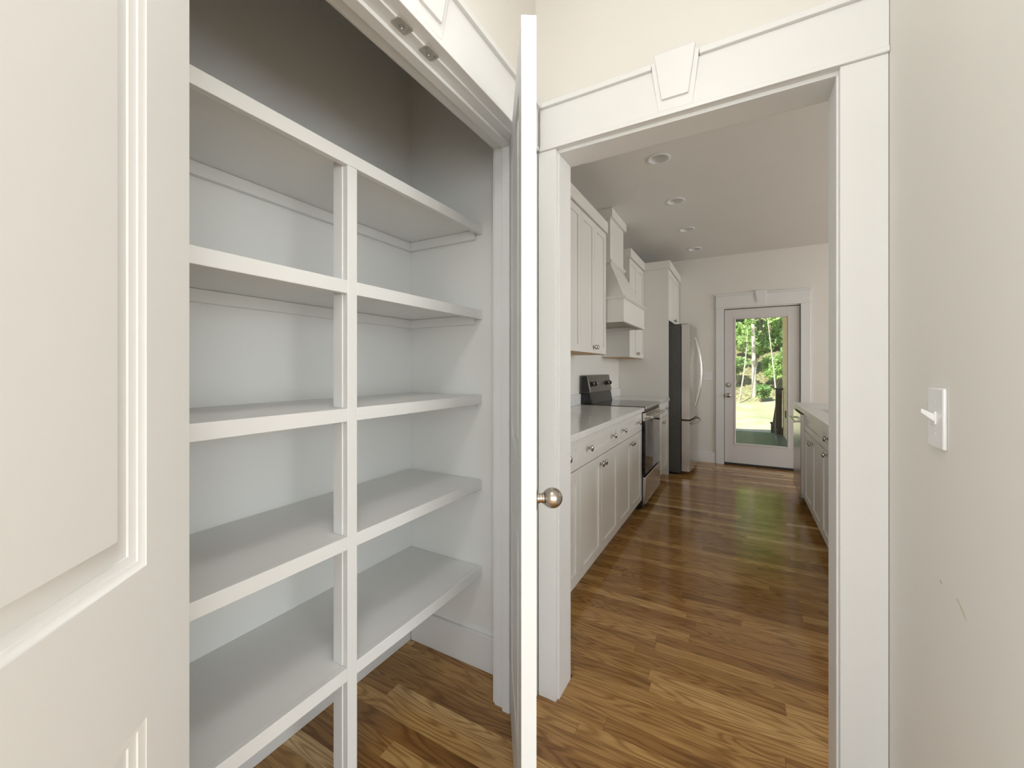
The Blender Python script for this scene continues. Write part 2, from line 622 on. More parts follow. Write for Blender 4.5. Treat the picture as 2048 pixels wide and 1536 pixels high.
struct(MB().box(XL - 0.3, XE + 0.3, YB - 0.3, YF + 4.1, ZC + 0.22, ZC + 0.34).build('roof_slab', 'roof'), 'roof over house and porch', 'roof')

# ------------------------------------------------------------------ floor: base slab and oak planks
floor = struct(MB().box(XB - 0.1, XE + 0.1, PYL - 0.1, YF + 0.06, -0.06, -0.012).box(XL - 0.1, XE + 0.1, YB - 0.1, PYL - 0.1, -0.06, -0.012).build('floor', 'oak', origin=(0, 0, -0.012)),
               'glossy oak strip floor running from the hall into the kitchen', 'floor')
PW = 0.0635


def plank_mesh(w, l):
    g, t = 0.00035, 0.012
    mm = bpy.data.meshes.new('plank')
    x, y = l / 2 - g, w / 2 - g
    v = [(-x, -y, -t), (x, -y, -t), (x, y, -t), (-x, y, -t), (-x, -y, 0), (x, -y, 0), (x, y, 0), (-x, y, 0)]
    f = [(4, 5, 6, 7)]
    for i in range(4):
        j = (i + 1) % 4
        f.append((i, j, j + 4, i + 4))
    mm.from_pydata(v, [], f)
    mm.materials.append(M['oak'])
    return mm


LENGTHS = [0.32, 0.45, 0.58, 0.72, 0.88, 1.05, 1.3]
PM = {l: plank_mesh(PW, l) for l in LENGTHS}
FULL = {}
pl_rng = random.Random(21)
row = 0
y = 0.30
nplank = 0
while y < YF - 0.001:
    yc = y + PW / 2
    if yc < Y1:
        x0, x1 = XB, XR
    elif yc < Y2:
        x0, x1 = OX0, OX1
    else:
        x0, x1 = -0.86, 1.0
    x = x0 - pl_rng.uniform(0.0, 0.6) if yc > Y2 or yc < Y1 else x0
    while x < x1 - 0.02:
        l = pl_rng.choice(LENGTHS)
        a, b = max(x, x0), min(x + l, x1)
        if b - a > 0.03:
            if abs((b - a) - l) < 1e-6:
                me = PM[l]
            else:
                me = plank_mesh(PW, b - a)
            p = bpy.data.objects.new('plank', me)
            p.location = ((a + b) / 2, yc, 0.012)
            p.parent = floor
            C.objects.link(p)
            nplank += 1
        x += l
    y += PW
    row += 1
print('planks', nplank)


# ------------------------------------------------------------------ door and opening trim
def head_trim(par, T, u0, u1, z0, key_u, fill0=None, fill1=None, d=0.0):
    """frieze board with fillet, cap and a double keystone; frame n = out of the wall"""
    f0 = u0 if fill0 is None else fill0
    f1 = u1 if fill1 is None else fill1
    MB(T).box(u0, u1, 0, 0.024 + d, z0 + 0.014, z0 + 0.158).build('head_casing', 'trim', par, bevel=0.0012)
    MB(T).box(f0, f1, 0, 0.028 + d, z0, z0 + 0.014).build('head_fillet', 'trim', par, bevel=0.0015)
    MB(T).box(f0, key_u - 0.0725, 0, 0.036 + d, z0 + 0.158, z0 + 0.177).build('head_cap', 'trim', par, bevel=0.0012)
    MB(T).box(key_u + 0.0725, f1, 0, 0.036 + d, z0 + 0.158, z0 + 0.177).build('head_cap', 'trim', par, bevel=0.0012)
    box8 = [(0, 1, 2, 3), (4, 5, 6, 7), (0, 1, 5, 4), (1, 2, 6, 5), (2, 3, 7, 6), (3, 0, 4, 7)]

    def wedge(b_half, t_half, za, zb, n0a, n0b, n1a, n1b):
        return MB(T).add([(key_u - b_half, n0a, za), (key_u + b_half, n0a, za), (key_u + t_half, n0b, zb), (key_u - t_half, n0b, zb),
                          (key_u - b_half, n1a, za), (key_u + b_half, n1a, za), (key_u + t_half, n1b, zb), (key_u - t_half, n1b, zb)], box8)
    k = wedge(0.052, 0.073, z0 + 0.018, z0 + 0.177, 0.0, 0.0, 0.0246 + d, 0.0375 + d).build('keystone', 'trim', par, bevel=0.0010)
    wedge(0.040, 0.062, z0 + 0.05, z0 + 0.193, 0.0262 + d, 0.0372 + d, 0.0350 + d, 0.0460 + d).build('keystone_face', 'trim', k, bevel=0.0015)


# cased opening hall -> kitchen
t1 = empty('trim_1', ((OX0 + OX1) / 2, Y1, 0))
struct(t1, 'white casing with keystone header around the kitchen opening', 'door trim')
T = TY(Y1, -1)
MB(T).box(-0.679, OX0 - 0.006, 0, 0.020, 0, OZ + 0.012).build('side_casing', 'trim', t1, bevel=0.002)
MB(T).box(OX1 + 0.005, XR - 0.001, 0, 0.020, 0, OZ + 0.012).build('side_casing', 'trim', t1, bevel=0.002)
head_trim(t1, T, -0.670, XR - 0.001, OZ + 0.012, -0.188, -0.671, XR - 0.0005)
MB().box(OX0 - 0.019, OX0, Y1 - 0.001, Y2 + 0.001, 0, OZ).build('jamb', 'trim', t1, bevel=0.001)
MB().box(OX1, OX1 + 0.019, Y1 - 0.001, Y2 + 0.001, 0, OZ).build('jamb', 'trim', t1, bevel=0.001)
MB().box(OX0 - 0.019, OX1 + 0.019, Y1 - 0.001, Y2 + 0.001, OZ, OZ + 0.019).build('head_jamb', 'trim', t1, bevel=0.001)
T = TY(Y2, 1)
MB(T).box(OX0 - 0.10, OX0 - 0.006, 0, 0.018, 0, OZ + 0.006).build('side_casing', 'trim', t1, bevel=0.002)
MB(T).box(OX1 + 0.006, OX1 + 0.10, 0, 0.018, 0, OZ + 0.006).build('side_casing', 'trim', t1, bevel=0.002)
MB(T).box(OX0 - 0.10, OX1 + 0.10, 0, 0.020, OZ + 0.006, OZ + 0.16).build('head_casing', 'trim', t1, bevel=0.002)

# pantry opening
t2 = empty('trim_2', (XW, (PY0 + PY1) / 2, 0))
struct(t2, 'white pantry jamb, stops and keystone header with two catch plates', 'door trim')
T = TX(XW, 1)
MB(T).box(PY1 + 0.006, PY1 + 0.118, 0, 0.020, 0, PZ + 0.006).build('side_casing', 'trim', t2, bevel=0.002)
MB(T).box(PY0 - 0.112, PY0 - 0.006, 0, 0.020, 0, PZ + 0.006).build('side_casing', 'trim', t2, bevel=0.002)
head_trim(t2, T, PY0 - 0.112, PY1 + 0.100, PZ + 0.006, (PY0 + PY1) / 2, d=0.006)
for y0, y1 in ((PY1, PY1 + 0.019), (PY0 - 0.019, PY0)):
    MB().box(XK - 0.001, XW + 0.001, y0, y1, 0, PZ).build('jamb', 'trim', t2, bevel=0.001)
hj = MB().box(XK - 0.001, XW + 0.001, PY0 - 0.019, PY1 + 0.019, PZ, PZ + 0.019).build('head_jamb', 'trim', t2, bevel=0.001)
MB().box(-0.762, -0.731, PY1 - 0.012, PY1, 0, PZ - 0.012).build('door_stop', 'trim', t2, bevel=0.0015)
MB().box(-0.762, -0.731, PY0, PY0 + 0.012, 0, PZ - 0.012).build('door_stop', 'trim', t2, bevel=0.0015)
MB().box(-0.762, -0.731, PY0, PY1, PZ - 0.012, PZ).build('door_stop', 'trim', t2, bevel=0.0015)
T = TX(XK, -1)
MB(T).box(PY1 + 0.007, PY1 + 0.10, 0, 0.013, 0, PZ + 0.008).build('side_casing', 'trim', t2, bevel=0.002)
MB(T).box(PY0 - 0.10, PY0 - 0.007, 0, 0.013, 0, PZ + 0.008).build('side_casing', 'trim', t2, bevel=0.002)
MB(T).box(PY0 - 0.10, PY1 + 0.10, 0, 0.013, PZ + 0.008, PZ + 0.095).build('head_casing', 'trim', t2, bevel=0.002)


def catch_plate(yc):
    pts = []
    for i in range(24):
        a = 2 * math.pi * i / 24
        cx = 0.018 if math.cos(a) > 0 else -0.018
        cy_ = 0.010 if math.sin(a) > 0 else -0.010
        pts.append((cx + 0.006 * math.cos(a), cy_ + 0.006 * math.sin(a)))
    mm = MB()
    n = len(pts)
    xc = -0.705
    vs = [(xc + b, yc + a, PZ - 0.0022) for a, b in pts] + [(xc + b, yc + a, PZ + 0.001) for a, b in pts]
    mm.add(vs, [tuple(range(n)), tuple(range(n, 2 * n))] + [(i, (i + 1) % n, n + (i + 1) % n, n + i) for i in range(n)])
    p = mm.build('catch_plate', 'strike', t2, bevel=0.0006)
    p['label'] = 'satin nickel ball catch strike plate'
    MB().lathe((xc, yc, PZ - 0.0022), (0, 0, -1), [(0.0075, -0.001), (0.0075, 0.0008), (0.005, 0.0010), (0.004, -0.0015)], 16).build('catch_cup', 'nickel', p, smooth=True)
    for d in (-0.016, 0.016):
        MB().lathe((xc + 0.006, yc + d, PZ - 0.0022), (0, 0, -1), [(0.003, -0.001), (0.003, 0.0004), (0.0015, 0.0009)], 12).build('screw', 'nickel', p, smooth=True)


catch_plate(0.718)
catch_plate(0.814)

# ------------------------------------------------------------------ pantry doors (two leaves)
KNOB = [(0.033, 0.0), (0.034, 0.002), (0.032, 0.005), (0.022, 0.008), (0.0135, 0.010), (0.0135, 0.0125), (0.0115, 0.014), (0.0115, 0.020), (0.0135, 0.0215), (0.0135, 0.024),
        (0.017, 0.0265)]
for i in range(1, 15):
    a = math.pi * i / 14
    if 0.025 * math.sin(a) > 0.017 or i > 7:
        KNOB.append((max(0.025 * math.sin(a), 0.0), 0.0455 - 0.025 * math.cos(a)))


DOOR2 = 32.35


def door_leaf(name, pin, rot, out, w, label):
    """local x runs from the hinge, local y is the thickness; out = sign of the hall-side face in local y"""
    root = empty(name, (pin[0], pin[1], 0), rot)
    struct(root, label, 'door')
    t = 0.035
    T = lambda u, n, z: (u, out * n, z)     # n = 0 hall face, n = -t pantry face
    z0, z1 = 0.012, 2.060
    sw = 0.090
    zs = [(z0, 0.235), (0.84, 1.017), (z1 - 0.115, z1)]
    g = 0.003
    # panel ring profile (inset, depth below the face)
    prof = [(0, 0), (0.001, -0.0012), (0.0085, -0.0036), (0.0090, -0.0052), (0.0100, -0.0056), (0.0180, -0.0074), (0.0192, -0.0090)]
    raised = [(0.0192, -0.0090), (0.0220, -0.0092), (0.0280, -0.0086), (0.0340, -0.0070), (0.0400, -0.0044), (0.0440, -0.0018), (0.0455, -0.0016), (0.0460, -0.0006)]
    for u0, u1 in ((g, g + sw), (w - sw, w)):
        MB(T).box(u0, u1, -t, 0, z0, z1).build('stile', 'door', root, local=True)
    for a, b in zs:
        MB(T).box(g + sw, w - sw, -t, 0, a, b).build('rail', 'door', root, local=True)
    for a, b in ((0.235, 0.84), (1.017, z1 - 0.115)):
        mm = MB(T)
        mm.ring(g + sw, w - sw, a, b, raised, True)
        mm.ring(g + sw, w - sw, a, b, [(i, -t - d) for i, d in raised], True)
        pn = mm.build('panel', 'door', root, local=True, smooth=True)
        mm = MB(T)
        mm.ring(g + sw, w - sw, a, b, prof)
        mm.ring(g + sw, w - sw, a, b, [(i, -t - d) for i, d in prof])
        mm.build('panel_moulding', 'door', pn, local=True, smooth=True)
    kn = MB(lambda u, n, z: (u, out * n, z)).lathe((w - 0.060, 0, 0.930), (0, 1, 0), KNOB, 32).build('knob', 'nickel', root, local=True, smooth=True)
    kn['label'] = 'round brushed nickel knob'
    for hz in (0.25, 1.03, 1.81):
        MB(lambda u, n, z: (u, out * n, z)).lathe((0.0, 0.004, hz - 0.045), (0, 0, 1), [(0.0055, 0), (0.0055, 0.09)], 12).build('hinge', 'nickel', root, local=True, smooth=True)
    return root


door_leaf('door_1', (-0.693, PY0), R(90 - 138.0), -1, 0.518, 'white two-panel pantry door swung fully back, its inner face in view')
door_leaf('door_2', (-0.693, PY1), R(-90 + DOOR2), 1, 0.525, 'white pantry door half open, seen on its edge with a nickel ball knob')

# ------------------------------------------------------------------ baseboards
BH = 0.146


def baseboard(name, m_, label):
    struct(m_.build(name, 'trim', bevel=0.002), label, 'baseboard')


baseboard('baseboard_pantry_right', MB().box(XB + 0.015, XK - 0.014, Y1 - 0.019, Y1 - 0.005, 0, BH), 'tall white baseboard at the end of the pantry shelves')
baseboard('baseboard_pantry_back', MB().box(XB, XB + 0.015, PYL, Y1 - 0.019, 0, BH), 'white baseboard along the pantry back wall under the lowest shelf')
baseboard('baseboard_right', MB().box(XR - 0.014, XR, YR, Y1 - 0.022, 0, BH), 'white baseboard along the hallway wall with the switch')
baseboard('baseboard_far', MB().box(-0.60, -0.306, YF - 0.014, YF, 0, BH - 0.012), 'white baseboard between refrigerator and glass door')
baseboard('baseboard_far_right', MB().box(0.722, XE, YF - 0.014, YF, 0, BH - 0.012), 'white baseboard beyond the glass door')

# ------------------------------------------------------------------ pantry shelving (built in)
sh = empty('pantry_shelving', (-1.14, 0.66, 0))
tag(sh, 'built-in white painted pantry shelving with five shelves and a centre post', 'shelves')
XF = -0.945
SY0, SY1 = PYL + 0.002, Y1 - 0.007
PO0, PO1 = 0.757, 0.789
for zt in (1.846, 1.491, 1.138, 0.785, 0.424):
    b = MB().box(XB + 0.001, XF - 0.019, SY0, SY1, zt - 0.019, zt - 0.0005).build('shelf', 'shelf', sh, bevel=0.001)
    top = zt > 1.8
    if top:
        MB().box(XF - 0.019, XF, SY0, SY1, zt - 0.037, zt).build('front_edge', 'shelf', b, bevel=0.0015)
    else:
        MB().box(XF - 0.019, XF, SY0, PO0 - 0.0004, zt - 0.037, zt).build('front_edge', 'shelf', b, bevel=0.0015)
        MB().box(XF - 0.019, XF, PO1 + 0.0004, SY1, zt - 0.037, zt).build('front_edge', 'shelf', b, bevel=0.0015)
    MB().box(XB + 0.0005, XB + 0.019, SY0, SY1, zt - 0.057, zt - 0.0195).build('back_cleat', 'shelf', b, bevel=0.0015)
    MB().box(XB + 0.0195, XF - 0.030, SY1 - 0.018, SY1, zt - 0.057, zt - 0.0195).build('side_cleat', 'shelf', b, bevel=0.0015)
MB().box(XF - 0.019, XF, PO0, PO1, 0, 1.846 - 0.0375).build('post', 'shelf', sh, bevel=0.0015)
zs = [0.0, 0.424, 0.785, 1.138, 1.491, 1.846]
for a, b in zip(zs[:-1], zs[1:]):
    MB().box(XF - 0.056, XF - 0.0195, PO0 - 0.003, PO0 + 0.016, a, b - 0.0195).build('post_block', 'shelf', sh, bevel=0.001)


# ------------------------------------------------------------------ cabinets
def knob(T, u, z, par, n0=0.0, r=0.0178):
    p0, p1 = Vector(T(u, n0, z)), Vector(T(u, n0 + 1, z))
    ax = (p1 - p0)
    k = r / 0.0155
    prof = [(0.0085, 0), (0.0085, 0.002), (0.005, 0.004), (0.0045, 0.012), (0.007, 0.015), (0.0135, 0.0165), (0.0155, 0.020), (0.015, 0.024), (0.011, 0.0275), (0.005, 0.029)]
    return MB().lathe(p0, ax, [(a * k, b) for a, b in prof], 16).build('knob', 'nickel', par, smooth=True)


def front(par, kind, T, u0, u1, z0, z1, knobs=(), fw=0.057, mat='cab'):
    """shaker front: frame with a recessed panel, knobs as its sub-parts"""
    g = 0.0016
    u0, u1, z0, z1 = u0 + g, u1 - g, z0 + g, z1 - g
    fz = min(fw, (z1 - z0) * 0.30)
    mm = MB(T)
    mm.box(u0, u0 + fw, -0.020, 0, z0, z1).box(u1 - fw, u1, -0.020, 0, z0, z1)
    mm.box(u0 + fw, u1 - fw, -0.020, 0, z0, z0 + fz).box(u0 + fw, u1 - fw, -0.020, 0, z1 - fz, z1)
    d = mm.build(kind, mat, par, bevel=0.0010, seg=1)
    MB(T).box(u0 + fw - 0.001, u1 - fw + 0.001, -0.016, -0.009, z0 + fz - 0.001, z1 - fz + 0.001).build('panel', mat, d)
    for ku, kz in knobs:
        knob(T, ku, kz, d)
    return d


def base_cabinet(label, X, s, y0, y1, layout, depth=0.575, wall_x=None):
    T = TX(X, s)
    xb = X - s * depth if wall_x is None else wall_x
    c = empty('base_cabinet', ((X + xb) / 2, (y0 + y1) / 2, 0))
    tag(c, label, 'cabinet', 'kitchen base cabinets')
    lo, hi = sorted((xb, X - s * 0.0205))
    MB().box(lo, hi, y0 + 0.0005, y1 - 0.0005, 0.10, 0.8755).build('body', 'cab', c)
    lo, hi = sorted((X - s * 0.075, X - s * 0.093))
    MB().box(lo, hi, y0 + 0.0005, y1 - 0.0005, 0, 0.10).build('toe_kick', 'cab', c)
    layout(c, T, y0, y1)
    return c


def drawer_doors(n_knob=2, n_doors=2):
    def lay(c, T, y0, y1):
        w = y1 - y0
        zk = 0.795
        ks = [(y0 + w / 2, zk)] if n_knob == 1 else [(y0 + w * 0.18, zk), (y1 - w * 0.18, zk)] if n_knob == 2 else []
        front(c, 'drawer', T, y0, y1, 0.712, 0.872, ks, fw=0.05)
        if n_doors == 1:
            front(c, 'door', T, y0, y1, 0.10, 0.710, [(y0 + 0.03, 0.660)])
        else:
            mid = (y0 + y1) / 2
            front(c, 'door', T, y0, mid, 0.10, 0.710, [(mid - 0.030, 0.660)])
            front(c, 'door', T, mid, y1, 0.10, 0.710, [(mid + 0.030, 0.660)])
    return lay


XC = -0.765
base_cabinet('white base cabinet with one drawer knob, next to the kitchen opening', XC, 1, 1.715, 2.112, drawer_doors(1, 1), wall_x=XB + 0.001)
base_cabinet('white double-door base cabinet with wide two-knob drawer, second from the kitchen opening', XC, 1, 2.112, 2.900, drawer_doors(), wall_x=XB + 0.001)
base_cabinet('white double-door base cabinet with wide two-knob drawer, directly before the range', XC, 1, 2.900, 3.676, drawer_doors(), wall_x=XB + 0.001)
base_cabinet('white base cabinet between range and refrigerator panel', XC, 1, 4.410, 5.112, drawer_doors(), wall_x=XB + 0.001)
XCR = 0.48


def pullout(c, T, y0, y1):
    m_ = (y0 + y1) / 2
    front(c, 'drawer', T, y0, y1, 0.712, 0.872, [(m_ - 0.02, 0.80)], fw=0.05)
    front(c, 'door', T, y0, y1, 0.10, 0.710, [(m_ + 0.02, 0.69)])


def drawers3(c, T, y0, y1):
    w = y1 - y0
    for a, b, k in ((0.712, 0.872, 0.80), (0.46, 0.710, 0.635), (0.10, 0.458, 0.35)):
        front(c, 'drawer', T, y0, y1, a, b, [(y0 + w * 0.12, k), (y1 - w * 0.12, k)], fw=0.05)


def sink_front(c, T, y0, y1):
    drawer_doors(0, 2)(c, T, y0, y1)


def sink_cabinet():
    """open-topped box so that the sink bowl fits inside"""
    X, s, y0, y1 = XCR, -1, 3.52, 4.392
    T = TX(X, s)
    c = empty('base_cabinet', (0.78, (y0 + y1) / 2, 0))
    tag(c, 'white sink base cabinet with paired doors beside the dishwasher', 'cabinet', 'kitchen base cabinets')
    mm = MB()
    mm.box(0.5005, 0.515, y0, y1, 0.10, 0.8755).box(1.06, 1.075, y0, y1, 0.10, 0.8755)
    mm.box(0.515, 1.06, y0, y0 + 0.018, 0.10, 0.8755).box(0.515, 1.06, y1 - 0.018, y1, 0.10, 0.8755).box(0.515, 1.06, y0 + 0.018, y1 - 0.018, 0.10, 0.118)
    mm.build('body', 'cab', c)
    MB().box(0.555, 0.573, y0, y1, 0, 0.10).build('toe_kick', 'cab', c)
    sink_front(c, T, y0, y1)


sink_cabinet()
base_cabinet('white pull-out base cabinet with single drawer, next to the sink cabinet', XCR, -1, 3.05, 3.52, pullout, 0.595)
base_cabinet('white three-drawer base cabinet at the end of the sink counter', XCR, -1, 2.26, 3.05, drawers3, 0.595)

# countertops and backsplashes
tag(MB().box(XB + 0.001, -0.742, Y2 + 0.001, 3.678, 0.877, 0.914).build('countertop', 'quartz', bevel=0.003), 'glossy white quartz countertop from opening to range', 'countertop')
tag(MB().box(XB + 0.001, -0.742, 4.408, 5.1125, 0.877, 0.914).build('countertop', 'quartz', bevel=0.003), 'short white quartz countertop between range and refrigerator panel', 'countertop')
tag(MB().box(XB + 0.001, XB + 0.021, Y2 + 0.001, 3.678, 0.9145, 1.014).build('backsplash', 'quartz', bevel=0.002), 'low white quartz upstand on the countertop left of the range', 'backsplash')
tag(MB().box(XB + 0.001, XB + 0.021, 4.408, 5.1125, 0.9145, 1.014).build('backsplash', 'quartz', bevel=0.002), 'low white quartz upstand beside the refrigerator panel', 'backsplash')
SKX0, SKX1, SKY0, SKY1 = 0.565, 0.97, 3.58, 4.22
m = MB()
m.box(0.447, SKX0, 2.20, 4.985, 0.877, 0.914).box(SKX1, 1.12, 2.20, 4.985, 0.877, 0.914)
m.box(SKX0, SKX1, 2.20, SKY0, 0.877, 0.914).box(SKX0, SKX1, SKY1, 4.985, 0.877, 0.914)
tag(m.build('countertop', 'quartz_honed', bevel=0.0), 'white quartz sink counter above the dishwasher', 'countertop')
m = MB()
m.box(SKX0 - 0.003, SKX0 - 0.0005, SKY0, SKY1, 0.68, 0.8765).box(SKX1 + 0.0005, SKX1 + 0.003, SKY0, SKY1, 0.68, 0.8765)
m.box(SKX0 - 0.003, SKX1 + 0.003, SKY0 - 0.003, SKY0 - 0.0005, 0.68, 0.8765).box(SKX0 - 0.003, SKX1 + 0.003, SKY1 + 0.0005, SKY1 + 0.003, 0.68, 0.8765)
m.box(SKX0 - 0.003, SKX1 + 0.003, SKY0 - 0.003, SKY1 + 0.003, 0.677, 0.68)
sk = m.build('sink', 'steel')
tag(sk, 'stainless undermount sink set in the sink counter', 'sink')
MB().lathe(((SKX0 + SKX1) / 2, (SKY0 + SKY1) / 2, 0.6802), (0, 0, 1), [(0.045, 0), (0.045, 0.002), (0.03, 0.001), (0.028, 0.0005)], 20).build('drain', 'nickel', sk, smooth=True)


# upper cabinets
def upper(name, label, X, y0, y1, z0, z1, doors, crown_near=False, crown_y1=None, knob_z=0.05, ply=True):
    T = TX(X, 1)
    c = empty(name, ((X + XB) / 2, (y0 + y1) / 2, z0))
    tag(c, label, 'cabinet', 'kitchen wall cabinets')
    MB().box(XB + 0.001, X - 0.0205, y0 + 0.0005, y1 - 0.0005, z0 + 0.004, z1).build('body', 'cab', c)
    if ply:
        MB().box(XB + 0.002, X - 0.022, y0 + 0.002, y1 - 0.002, z0 - 0.002, z0 + 0.003).build('underside', 'ply', c)
    for i, (a, b, k) in enumerate(doors):
        front(c, 'door', T, a, b, z0, z1 - 0.004, [(k, z0 + knob_z)] if k else [])
    ca = y0 - (0.018 if crown_near else 0)
    MB().box(XB + 0.001, X + 0.018, ca, crown_y1 or y1, z1, z1 + 0.092).build('crown', 'cab', c, bevel=0.002)
    return c


XU = -1.042
upper('wall_cabinet', 'tall white wall cabinet with two doors, beside the kitchen opening', XU, 2.10, 2.897, 1.376, 2.440, [(2.10, 2.4985, 2.468), (2.4985, 2.897, 2.528)])
upper('wall_cabinet', 'tall white wall cabinet with two doors, next to the range hood', XU, 2.897, 3.538, 1.376, 2.440, [(2.897, 3.2175, 3.19), (3.2175, 3.538, 3.245)])
upper('wall_cabinet', 'white wall cabinet between range hood and refrigerator panel', XU, 4.405, 5.110, 1.376, 2.440, [(4.405, 4.7575, 4.73), (4.7575, 5.110, 4.785)], True)
XFR = -0.755
fcab = upper('wall_cabinet', 'deep white wall cabinet above the refrigerator with a tall end panel', XFR, 5.136, 6.035, 1.828, 2.440, [(5.136, 5.585, 5.557), (5.585, 6.035, 5.613)], False, 6.058, 0.04, False)
MB().box(XB + 0.001, XFR - 0.002, 5.1135, 5.1345, 0, 2.440).build('end_panel', 'cab', fcab, bevel=0.001)
MB().box(XB + 0.001, XFR + 0.018, 5.1125, 5.1355, 2.4402, 2.532).build('crown', 'cab', fcab, bevel=0.002)
# the crown returns along the panel face beyond the shallower neighbour's crown
MB().box(XU + 0.0185, XFR + 0.018, 5.096, 5.1120, 2.4402, 2.532).build('crown_return', 'cab', fcab, bevel=0.002)

# ------------------------------------------------------------------ range hood
hd = empty('range_hood', (-1.1, 3.975, 1.66))
tag(hd, 'white wooden range hood with flared skirt and chimney to the ceiling', 'range hood')
HY0, HY1, HX = 3.553, 4.398, -0.890
m = MB()
m.box(XB + 0.001, HX, HY0, HY0 + 0.02, 1.672, 1.862).box(XB + 0.001, HX, HY1 - 0.02, HY1, 1.672, 1.862)
m.box(HX - 0.02, HX, HY0 + 0.02, HY1 - 0.02, 1.672, 1.862)
m.build('apron', 'cab', hd, bevel=0.002)
m = MB()
m.box(XB + 0.001, HX + 0.004, HY0 - 0.003, HY0 + 0.024, 1.660, 1.690).box(XB + 0.001, HX + 0.004, HY1 - 0.024, HY1 + 0.003, 1.660, 1.690)
m.box(HX - 0.024, HX + 0.004, HY0 + 0.024, HY1 - 0.024, 1.660, 1.690)
m.build('bottom_band', 'cab', hd, bevel=0.002)
MB().box(XB + 0.002, HX - 0.021, HY0 + 0.021, HY1 - 0.021, 1.690, 1.700).build('liner', 'hoodin', hd)
MB().box(XB + 0.001, HX + 0.012, HY0 - 0.010, HY1 + 0.003, 1.862, 1.874).build('ledge', 'cab', hd, bevel=0.003)
MB().box(XB + 0.001, HX + 0.020, HY0 - 0.012, HY1 + 0.004, 1.874, 1.886).build('ledge', 'cab', hd, bevel=0.003)
CX0, CY0, CY1 = -1.068, 3.762, 4.242
m = MB()
vs = [(XB + 0.001, HY0, 1.886), (HX, HY0, 1.886), (HX, HY1, 1.886), (XB + 0.001, HY1, 1.886),
      (XB + 0.001, CY0, 2.236), (CX0, CY0, 2.236), (CX0, CY1, 2.236), (XB + 0.001, CY1, 2.236)]
m.add(vs, [(0, 1, 2, 3), (4, 5, 6, 7), (0, 1, 5, 4), (1, 2, 6, 5), (2, 3, 7, 6), (3, 0, 4, 7)])
m.build('flared_skirt', 'cab', hd, bevel=0.002)
MB().box(XB + 0.001, CX0 + 0.022, CY0 - 0.022, CY1 + 0.022, 2.247, 2.266).build('band', 'cab', hd, bevel=0.004)
MB().box(XB + 0.001, CX0 + 0.014, CY0 - 0.014, CY1 + 0.014, 2.236, 2.247).build('band', 'cab', hd, bevel=0.003)
MB().box(XB + 0.001, CX0, CY0, CY1, 2.266, 2.66).build('chimney', 'cab', hd, bevel=0.002)
MB().box(XB + 0.001, CX0 + 0.026, CY0 - 0.026, CY1 + 0.026, 2.66, ZC - 0.001).build('crown', 'cab', hd, bevel=0.002)

# ------------------------------------------------------------------ range
rg = empty('range', (-1.05, 4.042, 0))
tag(rg, 'stainless electric range with black glass cooktop and rear control panel', 'range')
RY0, RY1 = 3.682, 4.404
MB().box(-1.32, -0.762, RY0, RY1, 0.03, 0.908).build('body', 'black', rg)
MB().box(-1.24, -0.735, RY0, RY1, 0.908, 0.918).build('cooktop', 'blackglass', rg, bevel=0.002)
MB().box(-0.739, -0.728, RY0, RY1, 0.895, 0.9175).build('cooktop_trim', 'steel', rg, bevel=0.003)
cg = MB().prism([(-1.32, 0.918), (-1.225, 0.918), (-1.245, 1.025), (-1.32, 1.025)], RY0 + 0.006, RY1 - 0.006).build('backguard_base', 'blackglass', rg, bevel=0.002)
cp = MB().prism([(-1.325, 1.025), (-1.232, 1.025), (-1.262, 1.190), (-1.325, 1.190)], RY0 + 0.008, RY1 - 0.008).build('control_panel', 'steel_panel', rg, bevel=0.003)
MB().prism([(-1.32, 1.03), (-1.245, 1.03), (-1.272, 1.182), (-1.32, 1.182)], RY0 + 0.004, RY0 + 0.0085).build('end_cap', 'black', cp)
MB().prism([(-1.32, 1.03), (-1.245, 1.03), (-1.272, 1.182), (-1.32, 1.182)], RY1 - 0.0085, RY1 - 0.004).build('end_cap', 'black', cp)
nv = Vector((0.165, 0, 0.030)).normalized()
MB().add([(-1.2435, 3.93, 1.060), (-1.2435, 4.16, 1.060), (-1.2565, 4.16, 1.140), (-1.2565, 3.93, 1.140),
          (-1.2400, 3.93, 1.061), (-1.2400, 4.16, 1.061), (-1.2535, 4.16, 1.141), (-1.2535, 3.93, 1.141)],
         [(0, 1, 2, 3), (4, 5, 6, 7), (0, 1, 5, 4), (1, 2, 6, 5), (2, 3, 7, 6), (3, 0, 4, 7)]).build('display', 'blackglass', cp)
for ky in (3.745, 3.845, 4.235, 4.335):
    kk = MB().lathe(Vector((-1.2475, ky, 1.105)), nv, [(0.026, 0), (0.026, 0.004), (0.019, 0.006), (0.018, 0.026), (0.015, 0.030)], 20).build('control_knob', 'black', cp, smooth=True)
    MB().lathe(Vector((-1.2475, ky, 1.105)) + nv * 0.0302, nv, [(0.015, 0), (0.0145, 0.002), (0.010, 0.0025)], 20).build('knob_cap', 'steel', kk, smooth=True)
